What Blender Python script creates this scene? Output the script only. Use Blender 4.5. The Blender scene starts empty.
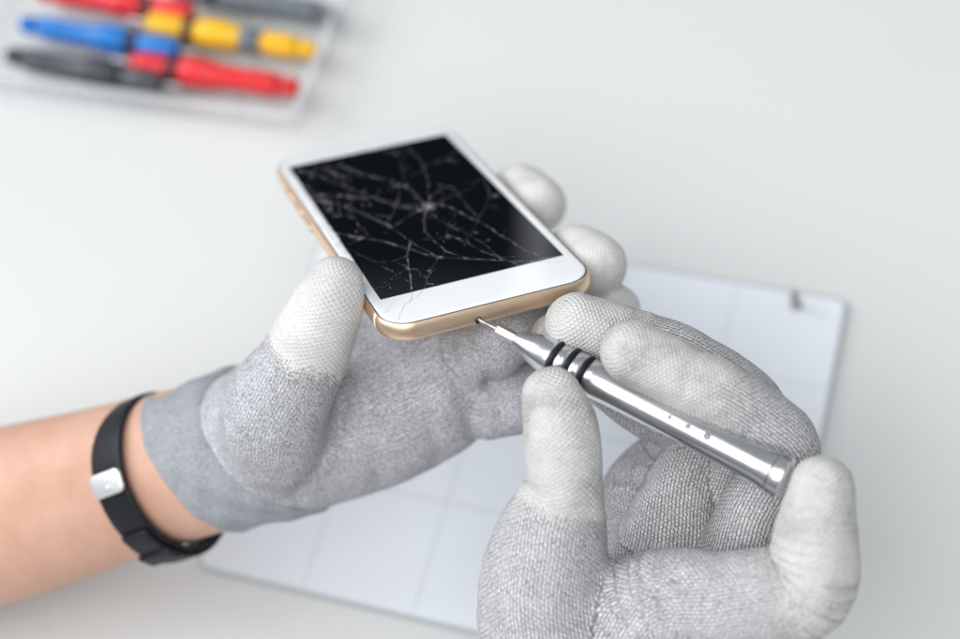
import bpy, math, random
import numpy as np
from mathutils import Matrix, Vector

random.seed(7)
rng = np.random.default_rng(7)
scene = bpy.context.scene
COL = scene.collection
MM = 0.001

# ------------------------------------------------------------------ camera frame
# all hand-surveyed points are taken in the camera's own frame (x right, y down, z forward, mm)
FPX, CX, CY = 1450.0, 480.0, 319.5
CAM_H = 505.0
UP = np.array([-.129, -.49, -.863]); UP /= np.linalg.norm(UP)
XW = np.array([1., 0, 0]); XW = XW - (XW @ UP) * UP; XW /= np.linalg.norm(XW)
YW = np.cross(UP, XW)
ROT = np.array([XW, YW, UP])                     # camera frame -> world axes

def P(px, py, z):
    return np.array([(px - CX) / FPX * z, (py - CY) / FPX * z, z], float)

def W(p):                                        # camera frame mm -> world metres
    p = np.asarray(p, float)
    q = p @ ROT.T
    q = q + np.array([0, 0, CAM_H])
    return q * MM

def on_table(px, py, h=0.0):                     # point of the table (or h mm above it) in world mm
    d = np.array([(px - CX) / FPX, (py - CY) / FPX, 1.0])
    s = (h - CAM_H) / (d @ UP)
    return (d * s) @ ROT.T + np.array([0, 0, CAM_H])

# ------------------------------------------------------------------ object helpers
def tag(o, label=None, cat=None, group=None, kind=None):
    if label: o['label'] = label
    if cat: o['category'] = cat
    if group: o['group'] = group
    if kind: o['kind'] = kind
    return o

def link_mesh(name, verts, faces, mat, parent=None, smooth=True, base=None):
    v = np.asarray(verts, float)
    if base is not None:
        v = v - np.asarray(base)
    me = bpy.data.meshes.new(name)
    me.from_pydata(v.tolist(), [], [list(map(int, f)) for f in faces])
    if mat is not None: me.materials.append(mat)
    if smooth:
        me.polygons.foreach_set('use_smooth', [True] * len(me.polygons))
    me.update()
    o = bpy.data.objects.new(name, me)
    COL.objects.link(o)
    if parent is not None: o.parent = parent
    elif base is not None: o.location = base
    return o

def empty(name, loc=None, matrix=None):
    o = bpy.data.objects.new(name, None)
    o.empty_display_size = .01
    COL.objects.link(o)
    if matrix is not None: o.matrix_world = matrix
    elif loc is not None: o.location = loc
    return o

class MB:
    def __init__(s): s.v = []; s.f = []
    def add(s, v, f):
        n = len(s.v); s.v += [tuple(map(float, x)) for x in v]; s.f += [tuple(i + n for i in q) for q in f]; return s
    def build(s, name, mat, parent=None, smooth=True, base=None):
        return link_mesh(name, s.v, s.f, mat, parent, smooth, base)

def lathe(profile, n=48, close=True):
    """profile: list of (z, r) along +z"""
    v, f = [], []
    for z, r in profile:
        for i in range(n):
            a = 2 * math.pi * i / n
            v.append((r * math.cos(a), r * math.sin(a), z))
    m = len(profile)
    for j in range(m - 1):
        for i in range(n):
            k = (i + 1) % n
            f.append((j * n + i, j * n + k, (j + 1) * n + k, (j + 1) * n + i))
    if close:
        f.append(tuple(range(n))[::-1]); f.append(tuple((m - 1) * n + i for i in range(n)))
    return v, f

def loft(rings, close_ends=True, closed=False):
    v, f = [], []
    n = len(rings[0]); m = len(rings)
    for r in rings: v += [tuple(p) for p in r]
    for j in range(m if closed else m - 1):
        j2 = (j + 1) % m
        for i in range(n):
            k = (i + 1) % n
            f.append((j * n + i, j * n + k, j2 * n + k, j2 * n + i))
    if close_ends and not closed:
        f.append(tuple(range(n))[::-1]); f.append(tuple((m - 1) * n + i for i in range(n)))
    return v, f

def rounded_rect(w, h, r, seg=10):
    pts = []
    for cx, cy, a0 in ((w - r, h - r, 0), (-w + r, h - r, 90), (-w + r, -h + r, 180), (w - r, -h + r, 270)):
        for i in range(seg + 1):
            a = math.radians(a0 + 90 * i / seg)
            pts.append((cx + r * math.cos(a), cy + r * math.sin(a)))
    return pts

# ------------------------------------------------------------------ materials
def new_mat(name):
    m = bpy.data.materials.new(name); m.use_nodes = True
    nt = m.node_tree
    return m, nt, nt.nodes['Principled BSDF']

def N(nt, typ, **kw):
    n = nt.nodes.new(typ)
    for k, v in kw.items():
        if k == 'inp':
            for a, b in v.items(): n.inputs[a].default_value = b
        else: setattr(n, k, v)
    return n

def math_n(nt, op, a, b=None, c=None):
    n = nt.nodes.new('ShaderNodeMath'); n.operation = op
    for i, x in enumerate((a, b, c)):
        if x is None: continue
        if isinstance(x, (int, float)): n.inputs[i].default_value = x
        else: nt.links.new(x, n.inputs[i])
    return n.outputs[0]

def ramp(nt, fac, stops):
    r = nt.nodes.new('ShaderNodeValToRGB')
    e = r.color_ramp.elements
    while len(e) < len(stops): e.new(.5)
    for el, (p, c) in zip(e, stops):
        el.position = p; el.color = (c, c, c, 1) if isinstance(c, (int, float)) else (*c, 1)
    nt.links.new(fac, r.inputs[0])
    return r.outputs[0]

def noise(nt, scale, detail=3, rough=.5, coord='Object', stretch=None):
    tc = nt.nodes.new('ShaderNodeTexCoord')
    n = nt.nodes.new('ShaderNodeTexNoise')
    n.inputs['Scale'].default_value = scale; n.inputs['Detail'].default_value = detail; n.inputs['Roughness'].default_value = rough
    src = tc.outputs[coord]
    if stretch:
        mp = nt.nodes.new('ShaderNodeMapping'); mp.inputs['Scale'].default_value = stretch
        nt.links.new(src, mp.inputs[0]); src = mp.outputs[0]
    nt.links.new(src, n.inputs['Vector'])
    return n.outputs['Fac']

def simple(name, col, rough=.5, metal=0., bump=None, var=None, **extra):
    m, nt, b = new_mat(name)
    b.inputs['Base Color'].default_value = (*col, 1)
    b.inputs['Roughness'].default_value = rough
    b.inputs['Metallic'].default_value = metal
    for k, v in extra.items(): b.inputs[k.replace('_', ' ')].default_value = v
    if var:
        sc, amt = var
        f = noise(nt, sc, 4)
        c = ramp(nt, f, [(.3, tuple(x * (1 - amt) for x in col)), (.7, tuple(min(1, x * (1 + amt)) for x in col))])
        nt.links.new(c, b.inputs['Base Color'])
    if bump:
        sc, dist, st = bump
        bp = N(nt, 'ShaderNodeBump', inp={'Strength': st, 'Distance': dist})
        nt.links.new(noise(nt, sc, 4), bp.inputs['Height'])
        nt.links.new(bp.outputs[0], b.inputs['Normal'])
    return m

def knit_material(name, tone=.6, dark=.12, row=1.2, gap=1.0, heather_amt=.35, tint=(1, 1, 1.03), coating=True, white=.74, bump=1.0, mottled=.7, dirt=.58, relief=1.0):
    """knitted yarn: rows run round the finger (attribute knit_u in mm), columns along it (knit_dir, knit_count);
    attribute coat fades the knit into the dipped rubber of the fingertips"""
    m, nt, b = new_mat(name)
    L = nt.links.new
    attr = lambda n: N(nt, 'ShaderNodeAttribute', attribute_name=n)
    u = attr('knit_u').outputs['Fac']
    sp = N(nt, 'ShaderNodeSeparateXYZ'); L(attr('knit_dir').outputs['Vector'], sp.inputs[0])
    ang = math_n(nt, 'ARCTAN2', sp.outputs[1], sp.outputs[0])
    cnt = attr('knit_count').outputs['Fac']
    cen = lambda f, k: math_n(nt, 'MULTIPLY', math_n(nt, 'SUBTRACT', f, .5), k)
    wob, wob2 = noise(nt, 330, 2), noise(nt, 150, 2)
    col = math_n(nt, 'ADD', math_n(nt, 'MULTIPLY', math_n(nt, 'MULTIPLY', ang, cnt), 1 / (2 * math.pi)), cen(wob, .45))
    sc = math_n(nt, 'ABSOLUTE', math_n(nt, 'SINE', math_n(nt, 'MULTIPLY', col, math.pi)))         # 0 in the gap between columns
    rw = math_n(nt, 'ADD', math_n(nt, 'MULTIPLY', u, 1 / row), math_n(nt, 'ADD', math_n(nt, 'MULTIPLY', sc, .35), math_n(nt, 'MULTIPLY_ADD', math_n(nt, 'FLOOR', col), .5, cen(wob2, .5))))
    sr = math_n(nt, 'MULTIPLY_ADD', math_n(nt, 'SINE', math_n(nt, 'MULTIPLY', rw, 2 * math.pi)), .5, .5)
    ln = math_n(nt, 'MINIMUM', math_n(nt, 'SQRT', math_n(nt, 'ADD', math_n(nt, 'MULTIPLY', sp.outputs[0], sp.outputs[0]), math_n(nt, 'MULTIPLY', sp.outputs[1], sp.outputs[1]))), 1.0)
    sr = math_n(nt, 'MULTIPLY_ADD', math_n(nt, 'SUBTRACT', sr, .6), ln, .6)
    sc = math_n(nt, 'MULTIPLY_ADD', math_n(nt, 'SUBTRACT', sc, .75), ln, .75)
    hole = math_n(nt, 'MULTIPLY', math_n(nt, 'SUBTRACT', 1.0, sr), math_n(nt, 'SUBTRACT', 1.0, sc))
    h = math_n(nt, 'ADD', math_n(nt, 'MULTIPLY_ADD', sr, .26, .0), math_n(nt, 'MULTIPLY_ADD', sc, .08, math_n(nt, 'MULTIPLY_ADD', hole, -.66, .66)))
    fine = noise(nt, 2200, 3, .65)
    heather = noise(nt, 1500, 2, .6)
    broad = noise(nt, 160, 3, .6)
    hmix = math_n(nt, 'ADD', math_n(nt, 'MULTIPLY', heather, .8), math_n(nt, 'MULTIPLY', broad, .2))
    ka = heather_amt
    yarn = ramp(nt, hmix, [(.36, tuple(tone * (1 - ka) * t for t in tint)), (.5, tuple(tone * t for t in tint)), (.64, tuple(min(.8, tone * (1 + ka) * t) for t in tint))])
    gp = ramp(nt, math_n(nt, 'ADD', h, cen(fine, .35)), [(.38, 1.0), (.70, 0.0)])
    mx = N(nt, 'ShaderNodeMix', data_type='RGBA')
    L(math_n(nt, 'MULTIPLY', gp, gap), mx.inputs['Factor'])
    L(yarn, mx.inputs[6]); mx.inputs[7].default_value = (dark, dark * .95, dark * 1.02, 1)
    base = mx.outputs[2]
    hk = math_n(nt, 'MULTIPLY', math_n(nt, 'ADD', math_n(nt, 'MULTIPLY', h, .85), math_n(nt, 'MULTIPLY', fine, .35)), relief)
    if not coating:
        L(base, b.inputs['Base Color']); b.inputs['Roughness'].default_value = .9
        bp = N(nt, 'ShaderNodeBump', inp={'Strength': .7 * bump, 'Distance': .0006}); L(hk, bp.inputs['Height']); L(bp.outputs[0], b.inputs['Normal'])
        return m
    big = noise(nt, 70, 4, .6)
    w_ = white
    rub = ramp(nt, math_n(nt, 'ADD', math_n(nt, 'MULTIPLY', big, .75), math_n(nt, 'MULTIPLY', heather, .35)),
               [(.40, (w_ * dirt, w_ * dirt * .99, w_ * dirt * .965)), (.54, (w_ * .88, w_ * .875, w_ * .86)), (.7, (w_, w_ * .995, w_ * .98))])
    spk = ramp(nt, noise(nt, 1300, 2, .5), [(.27, 1.0), (.37, 0.0)])
    pit = ramp(nt, h, [(.10, 1.0), (.30, 0.0)])
    mr = N(nt, 'ShaderNodeMix', data_type='RGBA')
    L(math_n(nt, 'MAXIMUM', math_n(nt, 'MULTIPLY', spk, .5), math_n(nt, 'MULTIPLY', math_n(nt, 'MULTIPLY', pit, wob2), mottled)), mr.inputs['Factor'])
    L(rub, mr.inputs[6]); mr.inputs[7].default_value = (.30, .29, .28, 1)
    hr = math_n(nt, 'ADD', math_n(nt, 'ADD', math_n(nt, 'MULTIPLY', sr, .7), math_n(nt, 'MULTIPLY', fine, .3)), math_n(nt, 'MULTIPLY', heather, .35))
    big2 = noise(nt, 190, 3, .6)
    # where the coat thins out it first fills the yarn and leaves the gaps open
    ct = math_n(nt, 'ADD', attr('coat').outputs['Fac'], math_n(nt, 'ADD', cen(h, mottled), math_n(nt, 'ADD', cen(heather, 1.0), cen(big2, 1.2))))
    ct = ramp(nt, ct, [(.36, 0.0), (.64, 1.0)])
    mc_ = N(nt, 'ShaderNodeMix', data_type='RGBA'); L(ct, mc_.inputs['Factor']); L(base, mc_.inputs[6]); L(mr.outputs[2], mc_.inputs[7])
    L(mc_.outputs[2], b.inputs['Base Color'])
    L(math_n(nt, 'MULTIPLY_ADD', ct, -.25, .9), b.inputs['Roughness'])
    mh = N(nt, 'ShaderNodeMix', data_type='FLOAT'); L(ct, mh.inputs[0]); L(hk, mh.inputs[2]); L(math_n(nt, 'MULTIPLY_ADD', hr, .75 * (.4 + .6 * relief), .25), mh.inputs[3])
    bp = N(nt, 'ShaderNodeBump', inp={'Strength': .7 * bump, 'Distance': .0006})
    L(mh.outputs[0], bp.inputs['Height']); L(bp.outputs[0], b.inputs['Normal'])
    return m

MAT = {}
MAT['knit'] = knit_material('grey_knit', tone=.57, dark=.02, white=.67, heather_amt=.36, bump=1.15, mottled=.6)
MAT['knit_soft'] = knit_material('soft_grey_knit', tone=.47, dark=.14, gap=.6, heather_amt=.42, white=.72, mottled=.12, dirt=.80, relief=.2, tint=(.97, .98, 1.05), bump=1.2)
MAT['cuff'] = knit_material('blue_grey_cuff_knit', tone=.38, dark=.18, gap=.5, row=.95, bump=.7, heather_amt=.25, tint=(.93, .98, 1.07), coating=False)

# ------------------------------------------------------------------ gloved hands: blended distance field, meshed
def catmull(pts, n):
    pts = np.asarray(pts, float)
    ext = np.vstack([2 * pts[0] - pts[1], pts, 2 * pts[-1] - pts[-2]])
    out = []
    for i in range(1, len(ext) - 2):
        p0, p1, p2, p3 = ext[i - 1:i + 3]
        for t in np.linspace(0, 1, n, endpoint=False):
            out.append(.5 * (2 * p1 + (p2 - p0) * t + (2 * p0 - 5 * p1 + 4 * p2 - p3) * t * t + (3 * p1 - p0 - 3 * p2 + p3) * t ** 3))
    out.append(ext[-2])
    return np.array(out)

class Chain:
    def __init__(s, pts, k=2.0, coat=0.0, n=6, pitch=1.08, soft=1.2):
        c = catmull(pts, n)
        s.p = c[:, :3]; s.r = c[:, 3]; s.k = k; s.coat = coat; s.soft = soft
        seg = np.linalg.norm(np.diff(s.p, axis=0), axis=1)
        s.s = np.r_[0, np.cumsum(seg)]
        s.pitch = pitch
        # transported frame
        d = np.diff(s.p, axis=0); d /= np.linalg.norm(d, axis=1)[:, None]
        ref = np.array([.3, .2, -1.0]); ref = ref - (ref @ d[0]) * d[0]; ref /= np.linalg.norm(ref)
        s.ref = []
        for a in d:
            ref = ref - (ref @ a) * a; ref /= np.linalg.norm(ref); s.ref.append(ref.copy())
        s.d = d

    def dist(s, X, full=False):
        best = np.full(len(X), 1e9)
        if full:
            U = np.zeros(len(X)); D = np.zeros((len(X), 2))
        for i in range(len(s.d)):
            a = s.p[i]; L = s.s[i + 1] - s.s[i]; ax = s.d[i]
            v = X - a
            t = np.clip(v @ ax, 0, L)
            q = v - t[:, None] * ax
            dd = np.linalg.norm(q, axis=1) - (s.r[i] + (s.r[i + 1] - s.r[i]) * t / L)
            if full:
                m = dd < best
                U[m] = s.s[i] + t[m] + np.minimum(v @ ax, 0)[m] * 0.8
                q2 = v - (v @ ax)[:, None] * ax
                D[m, 0] = (q2 @ s.ref[i])[m]; D[m, 1] = (q2 @ np.cross(ax, s.ref[i]))[m]
            best = np.minimum(best, dd)
        return (best, U, D) if full else best

def smin(a, b, k):
    h = np.maximum(k - np.abs(a - b), 0) / k
    return np.minimum(a, b) - h * h * k * .25

def vnoise(X, freq, seed):
    """smooth value noise in numpy"""
    g = np.random.default_rng(seed).random((32, 32, 32))
    Y = X * freq + 100.0
    i = np.floor(Y).astype(int); f = Y - i; f = f * f * (3 - 2 * f)
    i0 = i % 32; i1 = (i + 1) % 32
    out = 0
    for dx in (0, 1):
        for dy in (0, 1):
            for dz in (0, 1):
                w = (f[:, 0] if dx else 1 - f[:, 0]) * (f[:, 1] if dy else 1 - f[:, 1]) * (f[:, 2] if dz else 1 - f[:, 2])
                out = out + w * g[(i1 if dx else i0)[:, 0], (i1 if dy else i0)[:, 1], (i1 if dz else i0)[:, 2]]
    return out * 2 - 1

def polyline_dist(X, pts):
    best = np.full(len(X), 1e9)
    for a, b in zip(pts[:-1], pts[1:]):
        ab = b - a; t = np.clip((X - a) @ ab / (ab @ ab), 0, 1)
        best = np.minimum(best, np.linalg.norm(X - a - t[:, None] * ab, axis=1))
    return best

def build_hand(chains, creases, h, coat_wave=1.0):
    lo = np.min([(c.p - c.r[:, None]).min(0) for c in chains], 0) - 4
    hi = np.max([(c.p + c.r[:, None]).max(0) for c in chains], 0) + 4
    dims = np.ceil((hi - lo) / h).astype(int) + 1
    F = np.full(dims, 6.0, np.float32)
    for c in chains:
        a = np.maximum(((c.p - c.r[:, None]).min(0) - 7 - lo) / h, 0).astype(int)
        b = np.minimum(((c.p + c.r[:, None]).max(0) + 7 - lo) / h + 1, dims).astype(int)
        gx = np.meshgrid(*[lo[k] + h * np.arange(a[k], b[k]) for k in range(3)], indexing='ij')
        X = np.stack([g.ravel() for g in gx], 1)
        sub = F[a[0]:b[0], a[1]:b[1], a[2]:b[2]]
        cur = sub.ravel().astype(float)
                # coarse pass: only cells near this limb's surface are worth the exact distance
        cs = [x[::4] for x in (lo[0] + h * np.arange(a[0], b[0]), lo[1] + h * np.arange(a[1], b[1]), lo[2] + h * np.arange(a[2], b[2]))]
        gc = np.meshgrid(*cs, indexing='ij')
        dc = c.dist(np.stack([g.ravel() for g in gc], 1) + 1.5 * h).reshape(gc[0].shape)
        for ax in range(3): dc = np.repeat(dc, 4, axis=ax)
        dc = dc[:sub.shape[0], :sub.shape[1], :sub.shape[2]].ravel()
        dd = np.where(dc < 0, -6.0, 1e3)
        near = np.abs(dc) < 6 + 3 * h
        dd[near] = c.dist(X[near])
        if c.coat:                                                    # the dipped coating is a little thicker, with a rim
            m = np.abs(dd) < 4
            _, U, _ = c.dist(X[m], True)
            e = U - c.coat - coat_wave * vnoise(X[m], .16, 3)
            hard = 1.2 / max(1.2, c.soft)
            dd[m] -= hard * (.35 / (1 + np.exp(np.clip(e / .35, -30, 30))) + .7 * np.exp(-((e + .6) / .8) ** 2))
        F[a[0]:b[0], a[1]:b[1], a[2]:b[2]] = smin(cur, dd, c.k).reshape(sub.shape)
    # cloth irregularity and creases near the surface only
    idx = np.nonzero(np.abs(F) < 4)
    X = lo + h * np.stack(idx, 1)
    d = F[idx].astype(float)
    d += .28 * vnoise(X, .12, 1) + .13 * vnoise(X, .33, 2)
    for pts, amp, wid in creases:
        pts = np.array([P(*q) for q in pts])
        m = np.all((X > pts.min(0) - 4 * wid - 14) & (X < pts.max(0) + 4 * wid + 14), axis=1)
        # distance measured in the picture-normal direction is forgiving in depth, so creases reach the cloth
        Y = X[m].copy(); Q = pts.copy()
        zc = Q[:, 2].mean()
        Y[:, :2] *= (zc / Y[:, 2])[:, None]; Q[:, :2] *= (zc / Q[:, 2])[:, None]
        dz = Y[:, 2] - zc; Y[:, 2] *= .25; Q[:, 2] *= .25
        d[m] += amp * np.exp(-(polyline_dist(Y, Q) / wid) ** 2) * (np.abs(dz) < 26)
    F[idx] = d
    # ---- surface nets
    S = F < 0
    c000 = S[:-1, :-1, :-1]
    corners = [S[dx:dims[0] - 1 + dx, dy:dims[1] - 1 + dy, dz:dims[2] - 1 + dz] for dx in (0, 1) for dy in (0, 1) for dz in (0, 1)]
    cnt = sum(c.astype(np.int8) for c in corners)
    act = (cnt > 0) & (cnt < 8)
    cells = np.stack(np.nonzero(act), 1)
    vid = np.full(act.shape, -1, int); vid[tuple(cells.T)] = np.arange(len(cells))
    acc = np.zeros((len(cells), 3)); num = np.zeros(len(cells))
    offs = [(0, 0, 0), (1, 0, 0), (0, 1, 0), (0, 0, 1), (1, 1, 0), (1, 0, 1), (0, 1, 1), (1, 1, 1)]
    for p in offs:
        for ax in range(3):
            if p[ax]: continue
            q = list(p); q[ax] = 1
            fa = F[tuple((cells + p).T)]; fb = F[tuple((cells + q).T)]
            m = (fa < 0) != (fb < 0)
            t = np.where(m, fa / np.where(m, fa - fb, 1), 0)
            pos = np.array(p, float)[None] + t[:, None] * (np.array(q) - np.array(p))
            acc[m] += pos[m]; num[m] += 1
    V = lo + h * (cells + acc / num[:, None])
    faces = []
    for ax in range(3):
        s0 = [slice(None)] * 3; s1 = [slice(None)] * 3
        s0[ax] = slice(0, -1); s1[ax] = slice(1, None)
        A = S[tuple(s0)]; B = S[tuple(s1)]
        e = np.stack(np.nonzero(A != B), 1)
        u, w = (ax + 1) % 3, (ax + 2) % 3
        ok = (e[:, u] > 0) & (e[:, w] > 0) & (e[:, u] < dims[u] - 1) & (e[:, w] < dims[w] - 1)
        e = e[ok]
        du = np.eye(3, dtype=int)[u]; dw = np.eye(3, dtype=int)[w]
        q = np.stack([vid[tuple((e - du - dw).T)], vid[tuple((e - dw).T)], vid[tuple(e.T)], vid[tuple((e - du).T)]], 1)
        ins = A[tuple(e.T)]
        q[~ins] = q[~ins][:, ::-1]
        faces.append(q)
    Fc = np.vstack(faces)
    # light smoothing
    for _ in range(2):
        nb = np.zeros_like(V); nn = np.zeros(len(V))
        for i in range(4):
            for j in ((i + 1) % 4, (i + 3) % 4):
                np.add.at(nb, Fc[:, i], V[Fc[:, j]]); np.add.at(nn, Fc[:, i], 1)
        V = .5 * V + .5 * nb / nn[:, None]
    # ---- attributes
    best = np.full(len(V), 1e9); U = np.zeros(len(V)); D = np.zeros((len(V), 2)); C = np.zeros(len(V)); coat = np.full(len(V), -1.0); cf = np.zeros(len(V)); cid = np.zeros(len(V), int)
    for ci, c in enumerate(chains):
        b, u, dd = c.dist(V, True)
        m = b < best
        best[m] = b[m]; U[m] = u[m]; D[m] = dd[m]; C[m] = 2 * math.pi * np.interp(u[m], c.s, c.r) / c.pitch; cid[m] = ci
        coat[m] = (c.coat - u[m] + coat_wave * vnoise(V[m], .16, 3)) if c.coat else -1.0
        cf[m] = np.clip(.5 + coat[m] / (2 * c.soft), 0, 1) if c.coat else 0
    ln = np.linalg.norm(D, axis=1)                                    # stitches fade out where the knit closes at a fingertip
    D *= (np.clip((ln - .6) / 3.2, .02, 1) / np.maximum(ln, 1e-6))[:, None]
    # vertex normals over the whole surface, so split pieces shade as one
    n = np.cross(V[Fc[:, 2]] - V[Fc[:, 0]], V[Fc[:, 3]] - V[Fc[:, 1]])
    VN = np.zeros_like(V)
    for i in range(4): np.add.at(VN, Fc[:, i], n)
    VN /= np.maximum(np.linalg.norm(VN, axis=1), 1e-9)[:, None]
    return V, Fc, VN, U, D, C, coat, cid, cf

def hand_piece(name, data, sel, mat, parent):
    V, Fc, VN, U, D, C, coat, cid, cf = data
    f = Fc[sel]
    used, inv = np.unique(f, return_inverse=True)
    f = inv.reshape(f.shape)
    me = bpy.data.meshes.new(name)
    wv = W(V[used]) - np.array(parent_origin)
    me.from_pydata(wv.tolist(), [], f.tolist())
    me.materials.append(mat)
    me.polygons.foreach_set('use_smooth', [True] * len(me.polygons))
    a = me.attributes.new('knit_u', 'FLOAT', 'POINT'); a.data.foreach_set('value', U[used].astype(np.float32))
    a = me.attributes.new('knit_dir', 'FLOAT_VECTOR', 'POINT'); a.data.foreach_set('vector', np.c_[D[used], np.zeros(len(used))].astype(np.float32).ravel())
    a = me.attributes.new('knit_count', 'FLOAT', 'POINT'); a.data.foreach_set('value', C[used].astype(np.float32))
    a = me.attributes.new('coat', 'FLOAT', 'POINT'); a.data.foreach_set('value', cf[used].astype(np.float32))
    me.normals_split_custom_set_from_vertices((VN[used] @ ROT.T).tolist())
    me.update()
    o = bpy.data.objects.new(name, me); COL.objects.link(o)
    o.parent = parent
    return o

# ------------------------------------------------------------------ the phone's own frame
PH_R = np.array([[0.92918, -0.36469, -0.06021], [-0.23478, -0.4565, -0.85819], [0.28549, 0.81155, -0.50979]])
PH_T = np.array([-20.77, -36.19, 473.41])
def Ph(u, v, w): return PH_R @ np.array([u, v, w], float) + PH_T
def on_phone(px, py):
    d = np.array([(px - CX) / FPX, (py - CY) / FPX, 1.0])
    n = PH_R[:, 2]
    s = (PH_T @ n) / (d @ n)
    return PH_R.T @ (d * s - PH_T)

def on_plane(px, py, w):                         # point of the picture ray that lies w mm above the phone's face
    d = np.array([(px - CX) / FPX, (py - CY) / FPX, 1.0]); n = PH_R[:, 2]
    return d * ((PH_T @ n + w) / (d @ n))

def pr(p, r): return (*p, r)

# ------------------------------------------------------------------ person: left forearm (skin) with two gloves
m, nt, b = new_mat('skin')
sk = math_n(nt, 'ADD', math_n(nt, 'MULTIPLY', noise(nt, 28, 3, .5), .55), math_n(nt, 'ADD', math_n(nt, 'MULTIPLY', noise(nt, 140, 4, .65), .3), math_n(nt, 'MULTIPLY', noise(nt, 900, 2, .6), .15)))
c = ramp(nt, sk, [(.36, (.53, .295, .205)), (.5, (.595, .35, .255)), (.64, (.64, .405, .305))])
nt.links.new(c, b.inputs['Base Color'])
b.inputs['Roughness'].default_value = .5
b.inputs['Subsurface Weight'].default_value = .25
b.inputs['Subsurface Radius'].default_value = (.006, .0025, .0015)
b.inputs['Subsurface Scale'].default_value = 1.0
bp = N(nt, 'ShaderNodeBump', inp={'Strength': .25, 'Distance': .0004})
nt.links.new(noise(nt, 900, 3, .7), bp.inputs['Height']); nt.links.new(bp.outputs[0], b.inputs['Normal'])
MAT['skin'] = m

def arm_rings(stations, n=40):
    """stations: (centre, r_across, r_depth); rings perpendicular to the smoothed axis"""
    cs = np.array([np.r_[s[0], s[1], s[2]] for s in stations])
    cc = catmull(cs, 6)
    rings = []
    for i, q in enumerate(cc):
        a = cc[min(i + 1, len(cc) - 1), :3] - cc[max(i - 1, 0), :3]; a /= np.linalg.norm(a)
        e1 = np.cross(np.array([0, 0, 1.]), a); e1 /= np.linalg.norm(e1)
        e2 = np.cross(a, e1)
        rings.append([q[:3] + e1 * q[3] * math.cos(t) + e2 * q[4] * math.sin(t) for t in np.linspace(0, 2 * math.pi, n, endpoint=False)])
    return rings

ARM = [(P(-190, 560, 545), 38, 33), (P(-60, 530, 517), 32.5, 28), (P(50, 502, 499), 29, 24.5), (P(130, 479, 489), 26.4, 21.5), (P(200, 460, 480), 25.0, 20), (P(262, 444, 477), 24, 18)]
rings = arm_rings(ARM)
v, f = loft([[W(p) for p in r] for r in rings])
base = W(P(50, 500, 476))
person = link_mesh('person', v, f, MAT['skin'], None, True, base)
tag(person, 'person with a bare left forearm and grey knit gloves with white fingertips', 'person')
parent_origin = base

# ---- left hand, cupped under the phone
left = [
    # palm and heel
    Chain([(*P(232, 451, 478), 21), (*P(274, 438, 474.5), 25.6), (*P(318, 428, 475), 25), (*P(370, 412, 471), 25), (*P(430, 385, 466), 23), (*P(480, 350, 466), 19)], k=10),
    Chain([(*P(310, 405, 478), 20), (*P(380, 360, 478), 18), (*P(430, 330, 474), 15)], k=10),
    # thumb
    Chain([(*P(335, 284, 424), 8.3), (*P(326, 308, 425), 10.8), (*P(304, 358, 431), 13.0), (*P(278, 406, 441), 16.6), (*P(282, 430, 453), 18.5)], k=4.0, coat=24, soft=5),
    # index, hidden behind the phone
    Chain([pr(Ph(10, 22, -17), 8.4), pr(Ph(-2, 0, -18), 9.5), pr(Ph(-12, -30, -22), 10.5), (*P(400, 370, 472), 13)], k=3, coat=24, soft=3),
    # middle, tip at the right edge
    Chain([pr(on_plane(538, 205, -9.5), 9.6), pr(on_plane(516, 197, -12.5), 9.8), pr(Ph(20, -34, -19), 9.8), pr(Ph(6, -54, -22), 10.5), (*P(450, 362, 466), 14)], k=3, coat=26, soft=3),
    # ring
    Chain([pr(on_plane(595, 265, -9.0), 10.0), pr(on_plane(572, 258, -13), 10.2), (*P(552, 296, 464), 9.8), (*P(520, 330, 464), 10.5), (*P(478, 360, 462), 14)], k=2.5, coat=26, soft=3),
    # little finger
    Chain([(*P(614, 310, 456), 8.2), (*P(592, 332, 460), 8.6), (*P(556, 372, 460), 9.6), (*P(522, 398, 454), 10.5), (*P(490, 402, 458), 12)], k=1.6, coat=23, soft=3),
]
lcre = [
    ([(486, 352, 445), (489, 380, 447), (503, 412, 447)], 2.6, 2.4),
    ([(452, 350, 446), (458, 385, 447), (474, 432, 452)], 1.2, 3.0),
    ([(420, 350, 446), (424, 400, 447), (438, 455, 454)], 1.0, 3.5),
    ([(385, 360, 446), (372, 420, 450), (376, 480, 456)], .8, 4.0),
    ([(345, 400, 440), (322, 455, 448), (300, 490, 456)], 2.0, 3.0),
    ([(470, 395, 446), (486, 425, 447)], .9, 1.8),
    ([(520, 184, 458), (540, 200, 456), (552, 222, 458)], .45, 1.0),
    ([(580, 240, 442), (604, 254, 440), (616, 280, 442)], .35, 1.1),
    ([(298, 318, 414), (325, 330, 413), (350, 338, 416)], .4, 1.6),
    ([(262, 400, 428), (290, 420, 427), (318, 424, 430)], .5, 3.0),
]
dl = build_hand(left, lcre, 0.8)
fc_coat = dl[6][dl[1]].mean(1) > 0
fc_id = dl[7][dl[1][:, 0]]
glove = hand_piece('glove', dl, ~fc_coat, MAT['knit_soft'], person)
glove['label'] = 'grey knit left glove cupped under the phone'
for ci, c in enumerate(left):
    if c.coat:
        s = fc_coat & (fc_id == ci)
        if s.any():
            t = hand_piece('fingertip_coating', dl, s, MAT['knit_soft'], glove)

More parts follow.
